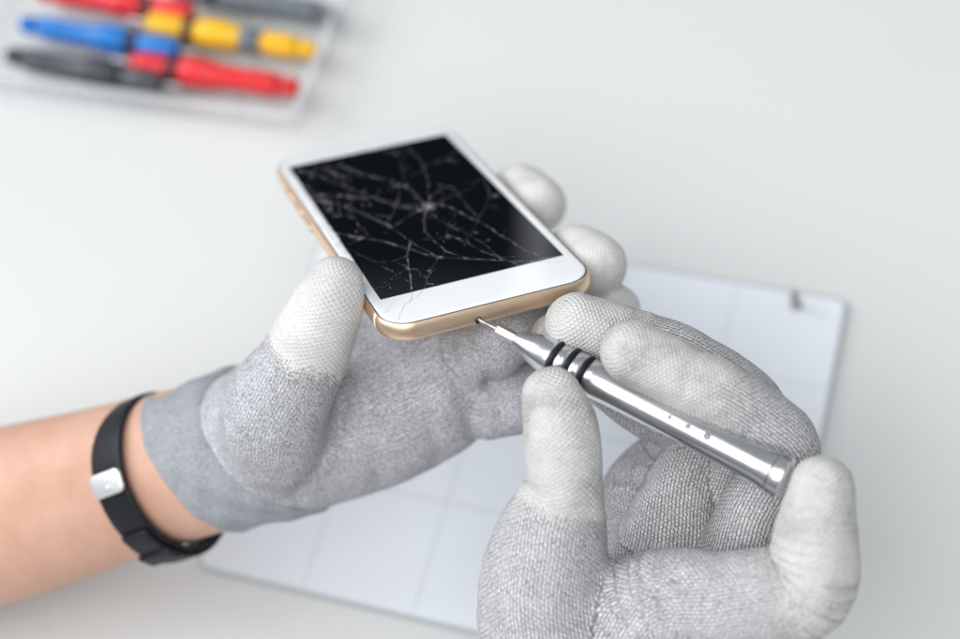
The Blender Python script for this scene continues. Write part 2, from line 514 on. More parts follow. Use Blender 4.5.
def cuff_mesh(name, stations, thick, parent, mat, n=120, rib=.12):
    """stations: (centre, normal, e1 hint, r1, r2) -> double walled sleeve"""
    outer, inner, us = [], [], []
    acc = 0; prev = None
    for (c_, nrm, hint, r1, r2) in stations:
        nrm = nrm / np.linalg.norm(nrm)
        e1 = hint - (hint @ nrm) * nrm; e1 /= np.linalg.norm(e1); e2 = np.cross(nrm, e1)
        ro, ri = [], []
        for i in range(n):
            t = 2 * math.pi * i / n
            k = 1 + .016 * math.sin(3 * t + .9 * acc * .1) + .012 * math.sin(7 * t + acc * .3) + .008 * math.sin(13 * t - acc * .5)
            ro.append(c_ + (e1 * r1 * math.cos(t) + e2 * r2 * math.sin(t)) * k)
            ri.append(c_ + (e1 * (r1 - thick) * math.cos(t) + e2 * (r2 - thick) * math.sin(t)) * k)
        if prev is not None: acc += np.linalg.norm(c_ - prev)
        prev = c_; us.append(acc)
        outer.append(ro); inner.append(ri)
    # rounded rim at both ends
    allr = inner[::-1] + outer
    u2 = us[::-1] + us
    v, f = loft(allr, closed=True)
    wv = np.array([W(p) for p in v]) - np.array(parent_origin)
    o = link_mesh(name, wv, f, mat, parent)
    me = o.data
    th = np.tile(np.linspace(0, 2 * math.pi, n, endpoint=False), len(allr))
    a = me.attributes.new('knit_u', 'FLOAT', 'POINT'); a.data.foreach_set('value', np.repeat(u2, n).astype(np.float32))
    a = me.attributes.new('knit_dir', 'FLOAT_VECTOR', 'POINT'); a.data.foreach_set('vector', np.c_[np.cos(th), np.sin(th), 0 * th].astype(np.float32).ravel())
    a = me.attributes.new('knit_count', 'FLOAT', 'POINT'); a.data.foreach_set('value', np.full(len(th), 150, np.float32))
    return o

# left cuff: its open end shows towards the elbow
n0 = np.array([-.76, .54, .38]); n1 = np.array([-.61, .565, .54])
h0 = np.array([.576, .816, 0]); h1 = np.array([.68, .73, 0])
st = []
cA, cB = P(200, 461, 481), P(274, 438, 474)
for t in np.linspace(0, 1, 40):
    c_ = cA * (1 - t) + cB * t
    edge = .7 * math.exp(-((t - .03) / .05) ** 2) - 1.6 * max(0, (t - .88) / .12) ** 2
    edge -= .45 * math.exp(-((t - .27) / .03) ** 2)
    st.append((c_, n0 * (1 - t) + n1 * t, h0 * (1 - t) + h1 * t, 26.4 + 3.2 * t + edge, 22.6 + 4.4 * t + edge))
cuff_mesh('cuff', st, 1.6, glove, MAT['cuff'])

# ---- right hand, holding the screwdriver
right = [
    # palm out of the bottom of the frame
    Chain([(*P(655, 575, 436), 17), (*P(650, 640, 428), 23), (*P(630, 720, 428), 26), (*P(610, 860, 440), 27), (*P(600, 1000, 450), 27)], k=8),
    Chain([(*P(703, 455, 441), 9.5), (*P(684, 497, 438), 13), (*P(672, 555, 433), 16.5)], k=7),
    Chain([(*P(600, 665, 412), 20), (*P(690, 652, 404), 16.5), (*P(765, 632, 394), 13)], k=9),
    # thumb
    Chain([(*P(552, 397, 398), 8.2), (*P(561, 432, 397), 10.3), (*P(564, 490, 398), 10.9), (*P(551, 540, 401), 15.5), (*P(545, 600, 405), 19), (*P(565, 700, 415), 23)], k=3.5, coat=31, soft=2.4),
    # index, pressing the swivel cap
    Chain([(*P(822, 488, 381), 8.5), (*P(817, 525, 381), 10.3), (*P(803, 588, 384), 13.3), (*P(730, 604, 391), 14), (*P(650, 612, 399), 16.5), (*P(620, 690, 410), 22)], k=5.0, coat=31, soft=8),
    # middle
    Chain([(*P(633, 352, 398), 9.0), (*P(690, 380, 397), 9.2), (*P(745, 410, 398), 9.3), (*P(786, 450, 404), 9.7), (*P(759, 505, 413), 10.6), (*P(735, 570, 420), 13), (*P(690, 650, 424), 18)], k=1.8, coat=27, soft=8),
    # ring
    Chain([(*P(577, 323, 415), 8.9), (*P(630, 340, 416), 9.2), (*P(690, 363, 416), 9.3), (*P(757, 415, 420), 9.6), (*P(740, 480, 432), 10.5), (*P(700, 560, 440), 13)], k=1.5, coat=20, soft=4),
    # little finger
    Chain([(*P(556, 338, 429), 7.4), (*P(600, 376, 432), 7.8), (*P(650, 412, 436), 8.6), (*P(684, 428, 441), 9), (*P(668, 458, 455), 10.5), (*P(638, 500, 453), 12.5), (*P(645, 560, 446), 14)], k=1.6, coat=18, soft=3),
]
rcre = [
    ([(612, 538, 388), (611, 556, 388), (622, 585, 388)], 1.6, 1.6),
    ([(608, 470, 440), (640, 482, 440), (672, 500, 440)], 1.2, 1.8),
    ([(625, 560, 385), (660, 600, 384)], .9, 2.2),
    ([(640, 548, 385), (690, 590, 384)], .7, 2.0),
    ([(618, 590, 384), (628, 625, 386)], .7, 2.0),
    ([(764, 538, 378), (776, 566, 372), (800, 578, 370)], .8, 1.8),
    ([(528, 432, 388), (560, 438, 386), (596, 430, 388)], .35, 1.2),
    ([(530, 446, 388), (562, 452, 386), (598, 444, 388)], .3, 1.0),
    ([(700, 350, 390), (690, 372, 387), (682, 398, 390)], .35, 1.5),
    ([(640, 300, 406), (634, 318, 406)], .35, 1.3),
    ([(648, 440, 428), (668, 446, 428), (690, 436, 428)], 1.2, 1.5),
]
dr = build_hand(right, rcre, 0.7)
fc_coat = dr[6][dr[1]].mean(1) > 0
fc_id = dr[7][dr[1][:, 0]]
rglove = hand_piece('glove', dr, ~fc_coat, MAT['knit'], person)
rglove['label'] = 'grey knit right glove gripping the silver screwdriver'
for ci, c in enumerate(right):
    if c.coat:
        s = fc_coat & (fc_id == ci)
        if s.any():
            hand_piece('fingertip_coating', dr, s, MAT['knit'], rglove)

# ------------------------------------------------------------------ wristband
MAT['rubber'] = simple('black_rubber', (.010, .012, .016), .5, Specular_IOR_Level=.28, bump=(700, .0003, .3), var=(40, .3))
MAT['steel'] = simple('brushed_steel', (.86, .87, .88), .5, 1.0, bump=(500, .0002, .1))
th = math.radians(30)
bn = np.array([-.93 * math.cos(th), .36 * math.cos(th), math.sin(th)])
be1 = np.array([.42, .905, 0]); be1 -= (be1 @ bn) * bn; be1 /= np.linalg.norm(be1)
be2 = np.cross(bn, be1)
if be2[2] > 0: be2 = -be2
bc = P(162, 475, 485)
def band_pt(phi, off, out, R1=25.7, R2=22.2):
    return bc + bn * off + be1 * (R1 + out) * math.cos(phi) + be2 * (R2 + out) * math.sin(phi)
wb = empty('wristband', W(bc))
tag(wb, 'black rubber wristband with a silver clasp round the bare left wrist', 'wristband')
def band(phis, half, t, name, mat, lift=0.0, wfun=None):
    rings = []
    for ph in phis:
        hw = half * (wfun(ph) if wfun else 1)
        prof = []
        for a in np.linspace(0, 2 * math.pi, 20, endpoint=False):
            x = math.copysign(abs(math.cos(a)) ** .35, math.cos(a)) * hw
            y = math.copysign(abs(math.sin(a)) ** .6, math.sin(a)) * t
            prof.append(W(band_pt(ph, x, lift + t + y)) - W(bc))
        rings.append(prof)
    return rings
rg = band(np.linspace(0, 2 * math.pi, 96, endpoint=False), 6.9, 1.0, 'strap', None)
v, f = loft(rg, closed=True)
link_mesh('strap', v, f, MAT['rubber'], wb)
rg = band(np.linspace(math.radians(-62), math.radians(62), 50), 5.8, .9, 'strap_tail', None, lift=2.0,
          wfun=lambda p: min(1, .55 + .45 * min(1, (p + math.radians(42)) / .3)))
v, f = loft(rg); link_mesh('strap_tail', v, f, MAT['rubber'], wb)
rg = band(np.linspace(math.radians(30), math.radians(42), 10), 7.1, 1.2, 'keeper_loop', None, lift=2.6)
v, f = loft(rg); link_mesh('keeper_loop', v, f, MAT['rubber'], wb)
# clasp: a rounded steel plate over the strap
mb = MB()
rr = rounded_rect(6.9, 3.3, 1.9, 8)
layers = []
for sc_, hgt in ((.96, 0), (1, .35), (1, 1.0), (.95, 1.35), (.88, 1.45)):
    ring = []
    for (x, y) in rr:
        ph = math.radians(100) - (y * (sc_ if sc_ < 1 else 1)) / 24.0
        ring.append(W(band_pt(ph, x * sc_, 2.05 + hgt)) - W(bc))
    layers.append(ring)
v, f = loft(layers); link_mesh('clasp', v, f, MAT['steel'], wb)
vv, ff = [], []
q0 = band_pt(math.radians(100) - 1.2 / 24, -1.0, 3.6)
def ball(c0, r, sq=(1, 1, 1), n=10, m_=8):
    v, f = lathe([(-r * math.cos(math.pi * j / m_), max(1e-5, r * math.sin(math.pi * j / m_))) for j in range(m_ + 1)], n)
    return [np.array(x) * sq + c0 for x in v], f
v, f = ball(q0, .9); link_mesh('stud', [W(p) - W(bc) for p in v], f, MAT['steel'], wb)

# ------------------------------------------------------------------ phone
PHM = np.eye(4); PHM[:3, :3] = ROT @ PH_R; PHM[:3, 3] = W(PH_T)
phone = empty('smartphone', matrix=Matrix(PHM.tolist()))
tag(phone, 'gold and white smartphone with a badly cracked black screen held in the left glove', 'phone')
MAT['gold'] = simple('champagne_gold', (.84, .63, .46), .42, 1.0, bump=(3000, .0001, .06), var=(300, .04))
MAT['white_glass'] = simple('white_glass', (.86, .88, .90), .06, 0, Coat_Weight=.4)
MAT['black_glass'] = simple('black_display', (.003, .0045, .007), .045)
MAT['gasket'] = simple('dark_gap', (.02, .02, .02), .6)
MAT['band'] = simple('white_plastic', (.78, .77, .74), .35)
HW, HL, TH, CR, VO = 33.5, 65.25, 6.7, 9.5, -3.75
def side_inset(w):
    t = abs((w + TH / 2) / (TH / 2))
    return 3.3 * (1 - (1 - min(1, t) ** 2.6) ** (1 / 2.0))
def mmv(pts): return [tuple(np.array(p) * MM) for p in pts]
rings = []
for w in (-.25 - (TH - .25) * np.array([0, .01, .03, .07, .13, .2, .3, .42, .55, .66, .76, .84, .9, .95, .98, 1.0])):
    i_ = side_inset(w) if w < -TH / 2 else side_inset(w) * .45
    rings.append(mmv([(x, y + VO, w) for x, y in rounded_rect(HW - i_, HL - i_, CR - i_ * .6, 14)]))
v, f = loft(rings[::-1])
link_mesh('body', v, f, MAT['gold'], phone)
gi = 1.25
rings = [mmv([(x, y + VO, w) for x, y in rounded_rect(HW - gi + .25, HL - gi + .25, CR - gi + .2, 14)]) for w in (-.6, -.18)]
v, f = loft(rings); link_mesh('gasket', v, f, MAT['gasket'], phone)
rings = []
for w, i_ in ((-.5, 0.0), (-.12, 0.0), (.12, .06), (.3, .22), (.42, .55), (.48, 1.1), (.5, 1.8)):
    rings.append(mmv([(x, y + VO, w - .3) for x, y in rounded_rect(HW - gi - i_, HL - gi - i_, CR - gi - i_ * .8, 14)]))
v, f = loft(rings)
glass = link_mesh('front_glass', v, f, MAT['white_glass'], phone)
zt = .2
SW, SL = 29.25, 52.0
v = mmv([(x, y, zt + .02) for x, y in rounded_rect(SW, SL, .25, 3)]); f = [tuple(range(len(v)))]
n_ = len(v); v += mmv([(x, y, zt - .1) for x, y in rounded_rect(SW, SL, .25, 3)])
f += [tuple(range(n_, 2 * n_))[::-1]] + [(i, n_ + i, n_ + (i + 1) % n_, (i + 1) % n_) for i in range(n_)]
screen = link_mesh('screen', v, f, MAT['black_glass'], phone, smooth=False)
# white antenna bands across the rim
for sx in (-1, 1):
    mb = MB()
    strip = []
    for w in np.linspace(-.35, -TH + .5, 16):
        i_ = side_inset(w) if w < -TH / 2 else side_inset(w) * .45
        x = sx * (HW - i_ + .035)
        strip.append([(x, -57.0, w), (x, -59.0, w), (x - sx * .5, -59.0, w), (x - sx * .5, -57.0, w)])
    v, f = loft([mmv(s) for s in strip]); link_mesh('antenna_band', v, f, MAT['band'], phone)
# volume buttons and switch on the left rim
for v0, L_ in ((38, 3.6), (25.5, 5.0), (13.0, 5.0)):
    rg = []
    for d_, s_ in ((-.3, 1), (.3, 1), (.45, .9)):
        rg.append(mmv([(-HW - d_, v0 + y * s_, -TH / 2 + x * s_) for x, y in rounded_rect(1.2, L_, 1.1, 6)]))
    v, f = loft(rg); link_mesh('side_button', v, f, MAT['gold'], phone)
# screw hole in the bottom edge
tip_cam = P(478.0, 319.3, 418.6)
hole = PH_R.T @ (tip_cam - PH_T)
hu, hw = float(hole[0]), float(hole[2])
hw = max(-5.2, min(-2.6, hw))
hv = VO - HL + side_inset(hw) * (1 if hw < -TH / 2 else .45)
MAT['hole'] = simple('hole_black', (.008, .008, .008), .5)
v, f = lathe([(-.04, 1.05), (.06, 1.15), (.12, 1.1), (.10, .9), (-.02, .7)], 28)
link_mesh('screw_hole', mmv([(hu + a, hv - c_, hw + b_) for a, b_, c_ in v]), f, MAT['hole'], phone)

# ---- cracks in the glass: ribbons of shattered glass lying on the screen
m, nt, b = new_mat('crack_glass')
cc = ramp(nt, noise(nt, 330, 4, .65), [(.42, (.03, .033, .036)), (.52, (.38, .34, .32)), (.62, (.92, .91, .90))])
nt.links.new(cc, b.inputs['Base Color']); b.inputs['Roughness'].default_value = .3
MAT['crack'] = m
MAT['crack_pale'] = simple('crack_in_white', (.45, .47, .49), .3, var=(500, .35))
def fract(a, b, dep, amp):
    if dep == 0: return [a]
    mid = (a + b) / 2
    dd = b - a; nrm = np.array([-dd[1], dd[0]])
    mid = mid + nrm * rng.normal(0, amp)
    return fract(a, mid, dep - 1, amp * .8) + fract(mid, b, dep - 1, amp * .8)
def crack_ribbon(mb, pts_px, w0, w1, amp=.06, z=.03, dep=4, uv=None):
    pts = [on_phone(*q)[:2] for q in pts_px] if uv is None else [np.array(q) for q in uv]
    path = []
    for a, b_ in zip(pts[:-1], pts[1:]): path += fract(a, b_, dep, amp)
    path.append(pts[-1])
    path = np.array(path)
    n = len(path)
    L_, R_ = [], []
    for i in range(n):
        t = path[min(i + 1, n - 1)] - path[max(i - 1, 0)]; t /= max(1e-6, np.linalg.norm(t))
        nr = np.array([-t[1], t[0]])
        wd = (w0 + (w1 - w0) * i / (n - 1)) * (.45 + 1.1 * rng.random() ** 1.5) * .5
        L_.append(path[i] + nr * wd); R_.append(path[i] - nr * wd)
    # thin prism, a few hundredths of a millimetre high at its ridge
    vs = []
    for i in range(n):
        vs += [(*L_[i], zt + z), (*path[i], zt + z + .035), (*R_[i], zt + z)]
    fs = []
    for i in range(n - 1):
        a = 3 * i
        fs += [(a, a + 1, a + 4, a + 3), (a + 1, a + 2, a + 5, a + 4)]
    mb.add(mmv(vs), fs)
    return path
mb = MB()
J = (428, 207)      # the hub of the break
main = [
    ([(335, 234), (362, 238), (400, 247), (435, 257), (480, 260), (530, 262), (566, 263)], .30, .12),
    ([(336, 165), (352, 171), (372, 177), (392, 181), (410, 189), (420, 199), J], .34, .38),
    ([(394, 142), (408, 150), (421, 161), (426, 175), (428, 190), J], .36, .42),
    ([J, (424, 222), (425, 232), (433, 240), (446, 252), (468, 259)], .5, .12),
    ([J, (440, 205), (455, 210), (467, 217), (480, 222), (495, 232), (512, 242), (540, 257)], .36, .10),
    ([(322, 200), (340, 206), (360, 213), (378, 221), (392, 228)], .55, .35),
    ([(304, 184), (322, 200), (336, 216)], .3, .2),
    ([(392, 228), (404, 220), (414, 213), J], .3, .5),
    ([(398, 186), (399, 200), (394, 212), (383, 227)], .32, .2),
    ([J, (432, 196), (442, 189), (452, 187), (463, 200), (478, 218)], .3, .2),
    ([(488, 172), (485, 184), (487, 200), (478, 218), (473, 232), (465, 247)], .35, .2),
    ([(487, 200), (500, 195), (512, 190)], .3, .15),
    ([(433, 240), (448, 236), (460, 240), (478, 250), (500, 258), (520, 266)], .3, .12),
    ([(410, 241), (407, 258), (409, 270), (411, 284), (412, 297)], .55, .7),
    ([(409, 270), (417, 270), (421, 277)], .45, .3),
    ([(438, 258), (430, 270), (427, 280), (424, 290)], .3, .75),
    ([(330, 168), (345, 180), (350, 196), (352, 214), (368, 236)], .25, .12),
    ([(318, 176), (345, 186), (370, 196), (395, 206), (424, 212)], .25, .25),
    ([(374, 290), (392, 278), (408, 268)], .12, .12),
    ([(312, 164), (330, 172), (350, 178)], .3, .2),
    ([(354, 152), (380, 150), (402, 156)], .2, .2),
    ([(424, 166), (445, 160), (458, 150)], .16, .1),
    ([(455, 214), (448, 226), (446, 240)], .2, .12),
    ([(291, 170), (318, 176)], .2, .2), ([(304, 196), (340, 206)], .12, .2), ([(368, 236), (345, 246)], .12, .06), ([J, (396, 203), (350, 196), (310, 196)], .16, .08), ([J, (470, 190), (486, 172)], .14, .07), ([J, (462, 232), (500, 258)], .14, .06), ([(378, 221), (410, 241), (438, 258)], .12, .08), ([(446, 252), (427, 280)], .10, .08), ([(411, 284), (374, 262), (343, 246)], .08, .05),
    ([J, (414, 196), (404, 178), (400, 160)], .25, .12),
]
allp = []
for pts, w0, w1 in main: allp.append(crack_ribbon(mb, pts, w0 * .22, w1 * .22, amp=.035, dep=3))
# hair cracks branching from the main ones
for p in allp:
    for _ in range(2):
        a = p[rng.integers(len(p))]
        ang = rng.uniform(0, 2 * math.pi); L_ = rng.uniform(2, 7)
        bb = a + L_ * np.array([math.cos(ang), math.sin(ang)])
        if abs(bb[0]) < 28.5 and abs(bb[1]) < 51: crack_ribbon(mb, None, .07, .03, uv=[a, bb], dep=3)
# crushed flecks near the hub and along the left edge
for _ in range(260):
    if rng.random() < .7:
        hub = on_phone(*J)[:2] if rng.random() < .4 else allp[rng.integers(len(allp))][rng.integers(9)]
        c_ = hub + rng.normal(0, 1.6, 2)
    else:
        c_ = np.array([rng.uniform(-28, -10), rng.uniform(0, 50)])
    if abs(c_[0]) > 28.6 or abs(c_[1]) > 51.4: continue
    s_ = rng.uniform(.06, .30); a0 = rng.uniform(0, 6)
    k = rng.integers(3, 6)
    pts = [(c_[0] + s_ * rng.uniform(.5, 1.3) * math.cos(a0 + 2 * math.pi * i / k), c_[1] + s_ * rng.uniform(.5, 1.3) * math.sin(a0 + 2 * math.pi * i / k), zt + .035) for i in range(k)]
    pts.append((*c_, zt + .07))
    mb.add(mmv(pts), [(i, (i + 1) % k, k) for i in range(k)])
# chipped glass along the left border of the display
for _ in range(90):
    v0 = rng.uniform(-25, 51); u0 = -29.25 + rng.uniform(-.1, .12); k = 5
    sx, sy = rng.uniform(.12, .5), rng.uniform(.15, .9)
    pts = [(u0 + sx * rng.uniform(.5, 1.2) * math.cos(2 * math.pi * i / k), v0 + sy * rng.uniform(.5, 1.2) * math.sin(2 * math.pi * i / k), zt + .03) for i in range(k)]
    pts.append((u0, v0, zt + .06))
    mb.add(mmv(pts), [(i, (i + 1) % k, k) for i in range(k)])
mb.build('cracks', MAT['crack'], screen, smooth=False)
mb = MB()
for pts, w0, w1 in [
    ([(412, 297), (405, 305), (400, 314), (397, 322)], .22, .12),
    ([(424, 290), (418, 297), (409, 303)], .2, .1),
    ([(409, 303), (396, 306), (388, 312)], .12, .08),
    ([(398, 300), (390, 306), (385, 314)], .12, .08),
    ([(424, 290), (440, 295), (455, 294)], .10, .06),
    ([(520, 266), (545, 258), (565, 262)], .12, .1),
    ([(557, 258), (572, 262), (583, 268)], .10, .08),
]:
    crack_ribbon(mb, pts, w0, w1, z=.01, dep=3)
mb.build('cracks', MAT['crack_pale'], glass, smooth=False); mb = MB()
# crazed left margin
for _ in range(70):
    v0 = rng.uniform(-30, 59); u0 = rng.uniform(-31.6, -29.6)
    a = np.array([u0, v0]); bb = a + np.array([rng.uniform(-.9, .9), rng.uniform(-3.5, 3.5)])
    bb[0] = min(-29.4, max(-31.9, bb[0]))
    crack_ribbon(mb, None, .22, .08, uv=[a, bb], dep=2, z=.01)
mb.build('crazed_edge', MAT['crack_pale'], glass, smooth=False); mb = MB()
for _ in range(30):
    u0 = rng.uniform(-29, 10); v0 = rng.uniform(53, 59)
    a = np.array([u0, v0]); bb = a + rng.normal(0, 3.0, 2); bb[1] = min(59.3, max(52.6, bb[1])); bb[0] = max(-31, bb[0])
    crack_ribbon(mb, None, .16, .06, uv=[a, bb], dep=2, z=.01)
mb.build('cracks', MAT['crack_pale'], glass, smooth=False)

# ------------------------------------------------------------------ screwdriver
A = tip_cam; B = P(785, 478, 387.5)
dax = (B - A); DL = np.linalg.norm(dax); dax /= DL
def s_at_x(px):       # distance along the axis of the point seen at this picture column
    k = (px - CX) / FPX
    return (k * A[2] - A[0]) / (dax[0] - k * dax[2])
ex = np.cross(dax, np.array([0, 0, 1.])); ex /= np.linalg.norm(ex); ey = np.cross(dax, ex)
DM = np.eye(4); DM[:3, :3] = ROT @ np.c_[ex, ey, dax]; DM[:3, 3] = W(A)
driver = empty('screwdriver', matrix=Matrix(DM.tolist()))
tag(driver, 'silver precision screwdriver with three black grip rings held in the right glove', 'screwdriver')
m, nt, b = new_mat('satin_chrome')
b.inputs['Metallic'].default_value = 1; b.inputs['Base Color'].default_value = (.64, .65, .67, 1)
rr_ = ramp(nt, noise(nt, 200, 4, .6, stretch=(1, 1, .08)), [(.3, .22), (.7, .31)])
nt.links.new(rr_, b.inputs['Roughness'])
bp = N(nt, 'ShaderNodeBump', inp={'Strength': .12, 'Distance': .0002}); nt.links.new(noise(nt, 700, 3, .6, stretch=(1, 1, .15)), bp.inputs['Height']); nt.links.new(bp.outputs[0], b.inputs['Normal'])
MAT['chrome'] = m
MAT['chrome2'] = simple('polished_chrome', (.66, .66, .67), .28, 1.0, bump=(400, .0002, .05))
MAT['bit'] = simple('bit_steel', (.50, .49, .48), .3, 1.0, bump=(900, .0002, .2))
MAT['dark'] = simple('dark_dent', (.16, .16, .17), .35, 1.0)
s_col0, s_col1, s_nose = s_at_x(497), s_at_x(516), s_at_x(551)
def ml(pf, n=48): 
    v, f = lathe(pf, n); return mmv(v), f
v, f = ml([(-.5, .15), (-.1, .40), (.4, .60), (1.0, .72), (1.6, .62), (2.3, .48), (3.0, .50), (s_col0 - 1.6, .78), (s_col0 - .8, .95), (s_col0 + .3, .95)], 20)
link_mesh('bit', v, f, MAT['bit'], driver)
v, f = ml([(s_col0 - .05, 1.55), (s_col0 + .25, 1.85), (s_col1 - .25, 1.85), (s_col1, 1.7)], 6)
link_mesh('collet', v, f, MAT['bit'], driver, smooth=False)
v, f = ml([(s_col0 - .7, .9), (s_col0 - .55, 1.2), (s_col0 - .1, 1.2), (s_col0, .95)], 24); link_mesh('collar', v, f, MAT['bit'], driver)
# nose and handle
prof = [(s_col1 - .05, 2.15), (s_col1 + .25, 2.45), (s_col1 + .9, 2.75)]
for t in np.linspace(0.08, 1, 14):
    prof.append((s_col1 + .3 + (s_nose - s_col1 - .3) * t, 2.5 + 2.85 * math.sin(t * math.pi / 2) ** 1.1))
grooves = [s_at_x(556), s_at_x(570.5), s_at_x(585)]
RB = 5.35
for g in grooves:
    prof += [(g - .95, RB), (g - .8, RB - .35), (g + .8, RB - .35), (g + .95, RB)]
s_sh = s_at_x(610)
s_f0, s_f1, s_end = s_at_x(772), s_at_x(776), DL + .6
prof += [(s_at_x(598), RB), (s_sh, 5.15), (s_at_x(640), 5.0), (s_at_x(700), 4.95), (s_at_x(738), 4.98), (s_at_x(752), 5.08), (s_at_x(763), 5.35), (s_at_x(770), 5.7), (s_f0 - .1, 5.75), (s_f0, 5.5)]
prof.sort(key=lambda q: q[0])
v, f = ml(prof, 64); link_mesh('handle', v, f, MAT['chrome'], driver)
for g in grooves:
    ring = [(g + .62 * math.cos(a), RB - .12 + .55 * math.sin(a)) for a in np.linspace(0, 2 * math.pi, 14, endpoint=False)]
    n_ = 64; vs = []
    rings = [[((r_) * math.cos(t), (r_) * math.sin(t), z_) for z_, r_ in ring] for t in np.linspace(0, 2 * math.pi, n_, endpoint=False)]
    v, f = loft([mmv(r_) for r_ in rings], closed=True)
    link_mesh('grip_ring', v, f, MAT['rubber'], driver)
v, f = ml([(s_f0 + .02, 5.3), (s_f0 + .3, 5.85), (s_f0 + .7, 6.0), (s_end - 1.2, 6.05), (s_end - .5, 5.8), (s_end, 5.2), (s_end + .2, 4.2)], 64)
link_mesh('swivel_cap', v, f, MAT['chrome2'], driver)
# three little dents in a row on the handle
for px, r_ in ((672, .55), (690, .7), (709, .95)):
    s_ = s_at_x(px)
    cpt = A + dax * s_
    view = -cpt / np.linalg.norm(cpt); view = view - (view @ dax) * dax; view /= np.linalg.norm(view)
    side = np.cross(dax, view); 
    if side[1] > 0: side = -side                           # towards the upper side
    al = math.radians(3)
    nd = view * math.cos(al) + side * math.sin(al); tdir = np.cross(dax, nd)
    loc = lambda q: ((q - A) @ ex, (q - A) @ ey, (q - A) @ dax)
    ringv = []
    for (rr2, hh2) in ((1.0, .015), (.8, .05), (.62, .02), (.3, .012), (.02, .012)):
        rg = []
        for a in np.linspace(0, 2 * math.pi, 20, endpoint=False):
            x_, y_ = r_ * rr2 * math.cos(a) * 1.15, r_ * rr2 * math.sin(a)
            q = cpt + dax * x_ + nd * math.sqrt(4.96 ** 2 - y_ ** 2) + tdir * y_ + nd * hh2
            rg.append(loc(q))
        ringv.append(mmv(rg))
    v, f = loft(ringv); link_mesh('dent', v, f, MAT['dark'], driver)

# ------------------------------------------------------------------ table, mat, screw
m, nt, b = new_mat('white_tabletop')
c = ramp(nt, noise(nt, 3, 5, .6), [(.3, (.625, .636, .635)), (.7, (.645, .656, .654))])
sp_ = ramp(nt, noise(nt, 110, 2, .5), [(.20, (.86, .86, .86)), (.26, (1, 1, 1))])
mx = N(nt, 'ShaderNodeMix', data_type='RGBA', blend_type='MULTIPLY'); mx.inputs[0].default_value = 1
nt.links.new(c, mx.inputs[6]); nt.links.new(sp_, mx.inputs[7]); nt.links.new(mx.outputs[2], b.inputs['Base Color'])
b.inputs['Roughness'].default_value = .42
bp = N(nt, 'ShaderNodeBump', inp={'Strength': .08, 'Distance': .0005}); nt.links.new(noise(nt, 400, 3), bp.inputs['Height']); nt.links.new(bp.outputs[0], b.inputs['Normal'])
MAT['table'] = m
rg = []
for z_, i_ in ((-.030, .002), (-.028, 0), (-.002, 0), (-.0006, .0006), (0, .002)):
    rg.append([(x + .0, y + .02, z_) for x, y in rounded_rect(.80 - i_, .60 - i_, .02, 6)])
v, f = loft(rg)
table = link_mesh('table', v, f, MAT['table'], smooth=False)
tag(table, 'plain white table top under everything', 'table', kind='structure')

MAT['mat_white'] = simple('white_board', (.74, .78, .835), .35, var=(6, .02))
MAT['mat_edge'] = simple('grey_board_edge', (.44, .48, .50), .5)
MAT['mat_line'] = simple('grey_print', (.66, .697, .75), .4)
ang = math.radians(-15.7)
mu = np.array([math.cos(ang), math.sin(ang)]); mv = np.array([-math.sin(ang), math.cos(ang)])
def mat_pt(u, v, z): q = mu * u + mv * v; return np.array([q[0], q[1], z])
U0, U1, V0, V1 = -218, -.5, 134, 297
mc = mat_pt((U0 + U1) / 2, (V0 + V1) / 2, 0)
matb = empty('grid_mat', mc * MM)
tag(matb, 'thin white work mat with grey grid lines lying on the table under the hands', 'mat')
def slab(w, h, r, layers, cu=0, cv=0):
    rg = []
    for z_, i_ in layers:
        rg.append([(mat_pt(x + cu, y + cv, z_)) * MM for x, y in rounded_rect(w - i_, h - i_, max(.05, r - i_), 6)])
    return loft(rg)
w_, h_ = (U1 - U0) / 2, (V1 - V0) / 2
v, f = slab(w_, h_, 4, ((0.02, .3), (.3, 0), (2.4, 0), (2.9, .5))); link_mesh('base', v, f, MAT['mat_edge'], matb, smooth=False)
v, f = slab(w_ - 1.6, h_ - 1.6, 3, ((2.7, 0), (3.15, 0), (3.25, .12))); link_mesh('board', v, f, MAT['mat_white'], matb, smooth=False)
mb = MB()
uc, vc = (U0 + U1) / 2, (V0 + V1) / 2
for u in (-44.2, -87.7, -131.4, -174.8):
    v, f = slab(.75, h_ - 3, .3, ((3.2, 0), (3.262, 0)), u - uc, 0); mb.add(v, f)
for vv_ in (180.3, 218.5, 256.4):
    v, f = slab(w_ - 3, .75, .3, ((3.2, 0), (3.272, 0)), 0, vv_ - vc); mb.add(v, f)
mb.build('grid_lines', MAT['mat_line'], matb, smooth=False)

MAT['screw'] = simple('grey_screw', (.50, .48, .47), .4, 1.0, bump=(900, .0003, .2))
sp0 = on_table(796, 306, 3.3)
screw = empty('screw', sp0 * MM)
screw.rotation_euler = (math.radians(4), math.radians(-6), 0)
tag(screw, 'tiny grey screw standing on its head near the corner of the grid mat', 'screw')
v, f = ml([(0, 1.9), (.2, 2.3), (.9, 2.4), (1.5, 1.5), (1.7, 1.1)], 24); link_mesh('head', v, f, MAT['screw'], screw)
pf = [(1.6, 1.0)]
for i in range(14): pf += [(2 + i * .75, 1.0), (2.35 + i * .75, 1.35)]
pf += [(12.6, .9), (13.2, .4)]
v, f = ml(pf, 18); link_mesh('shank', v, f, MAT['screw'], screw)

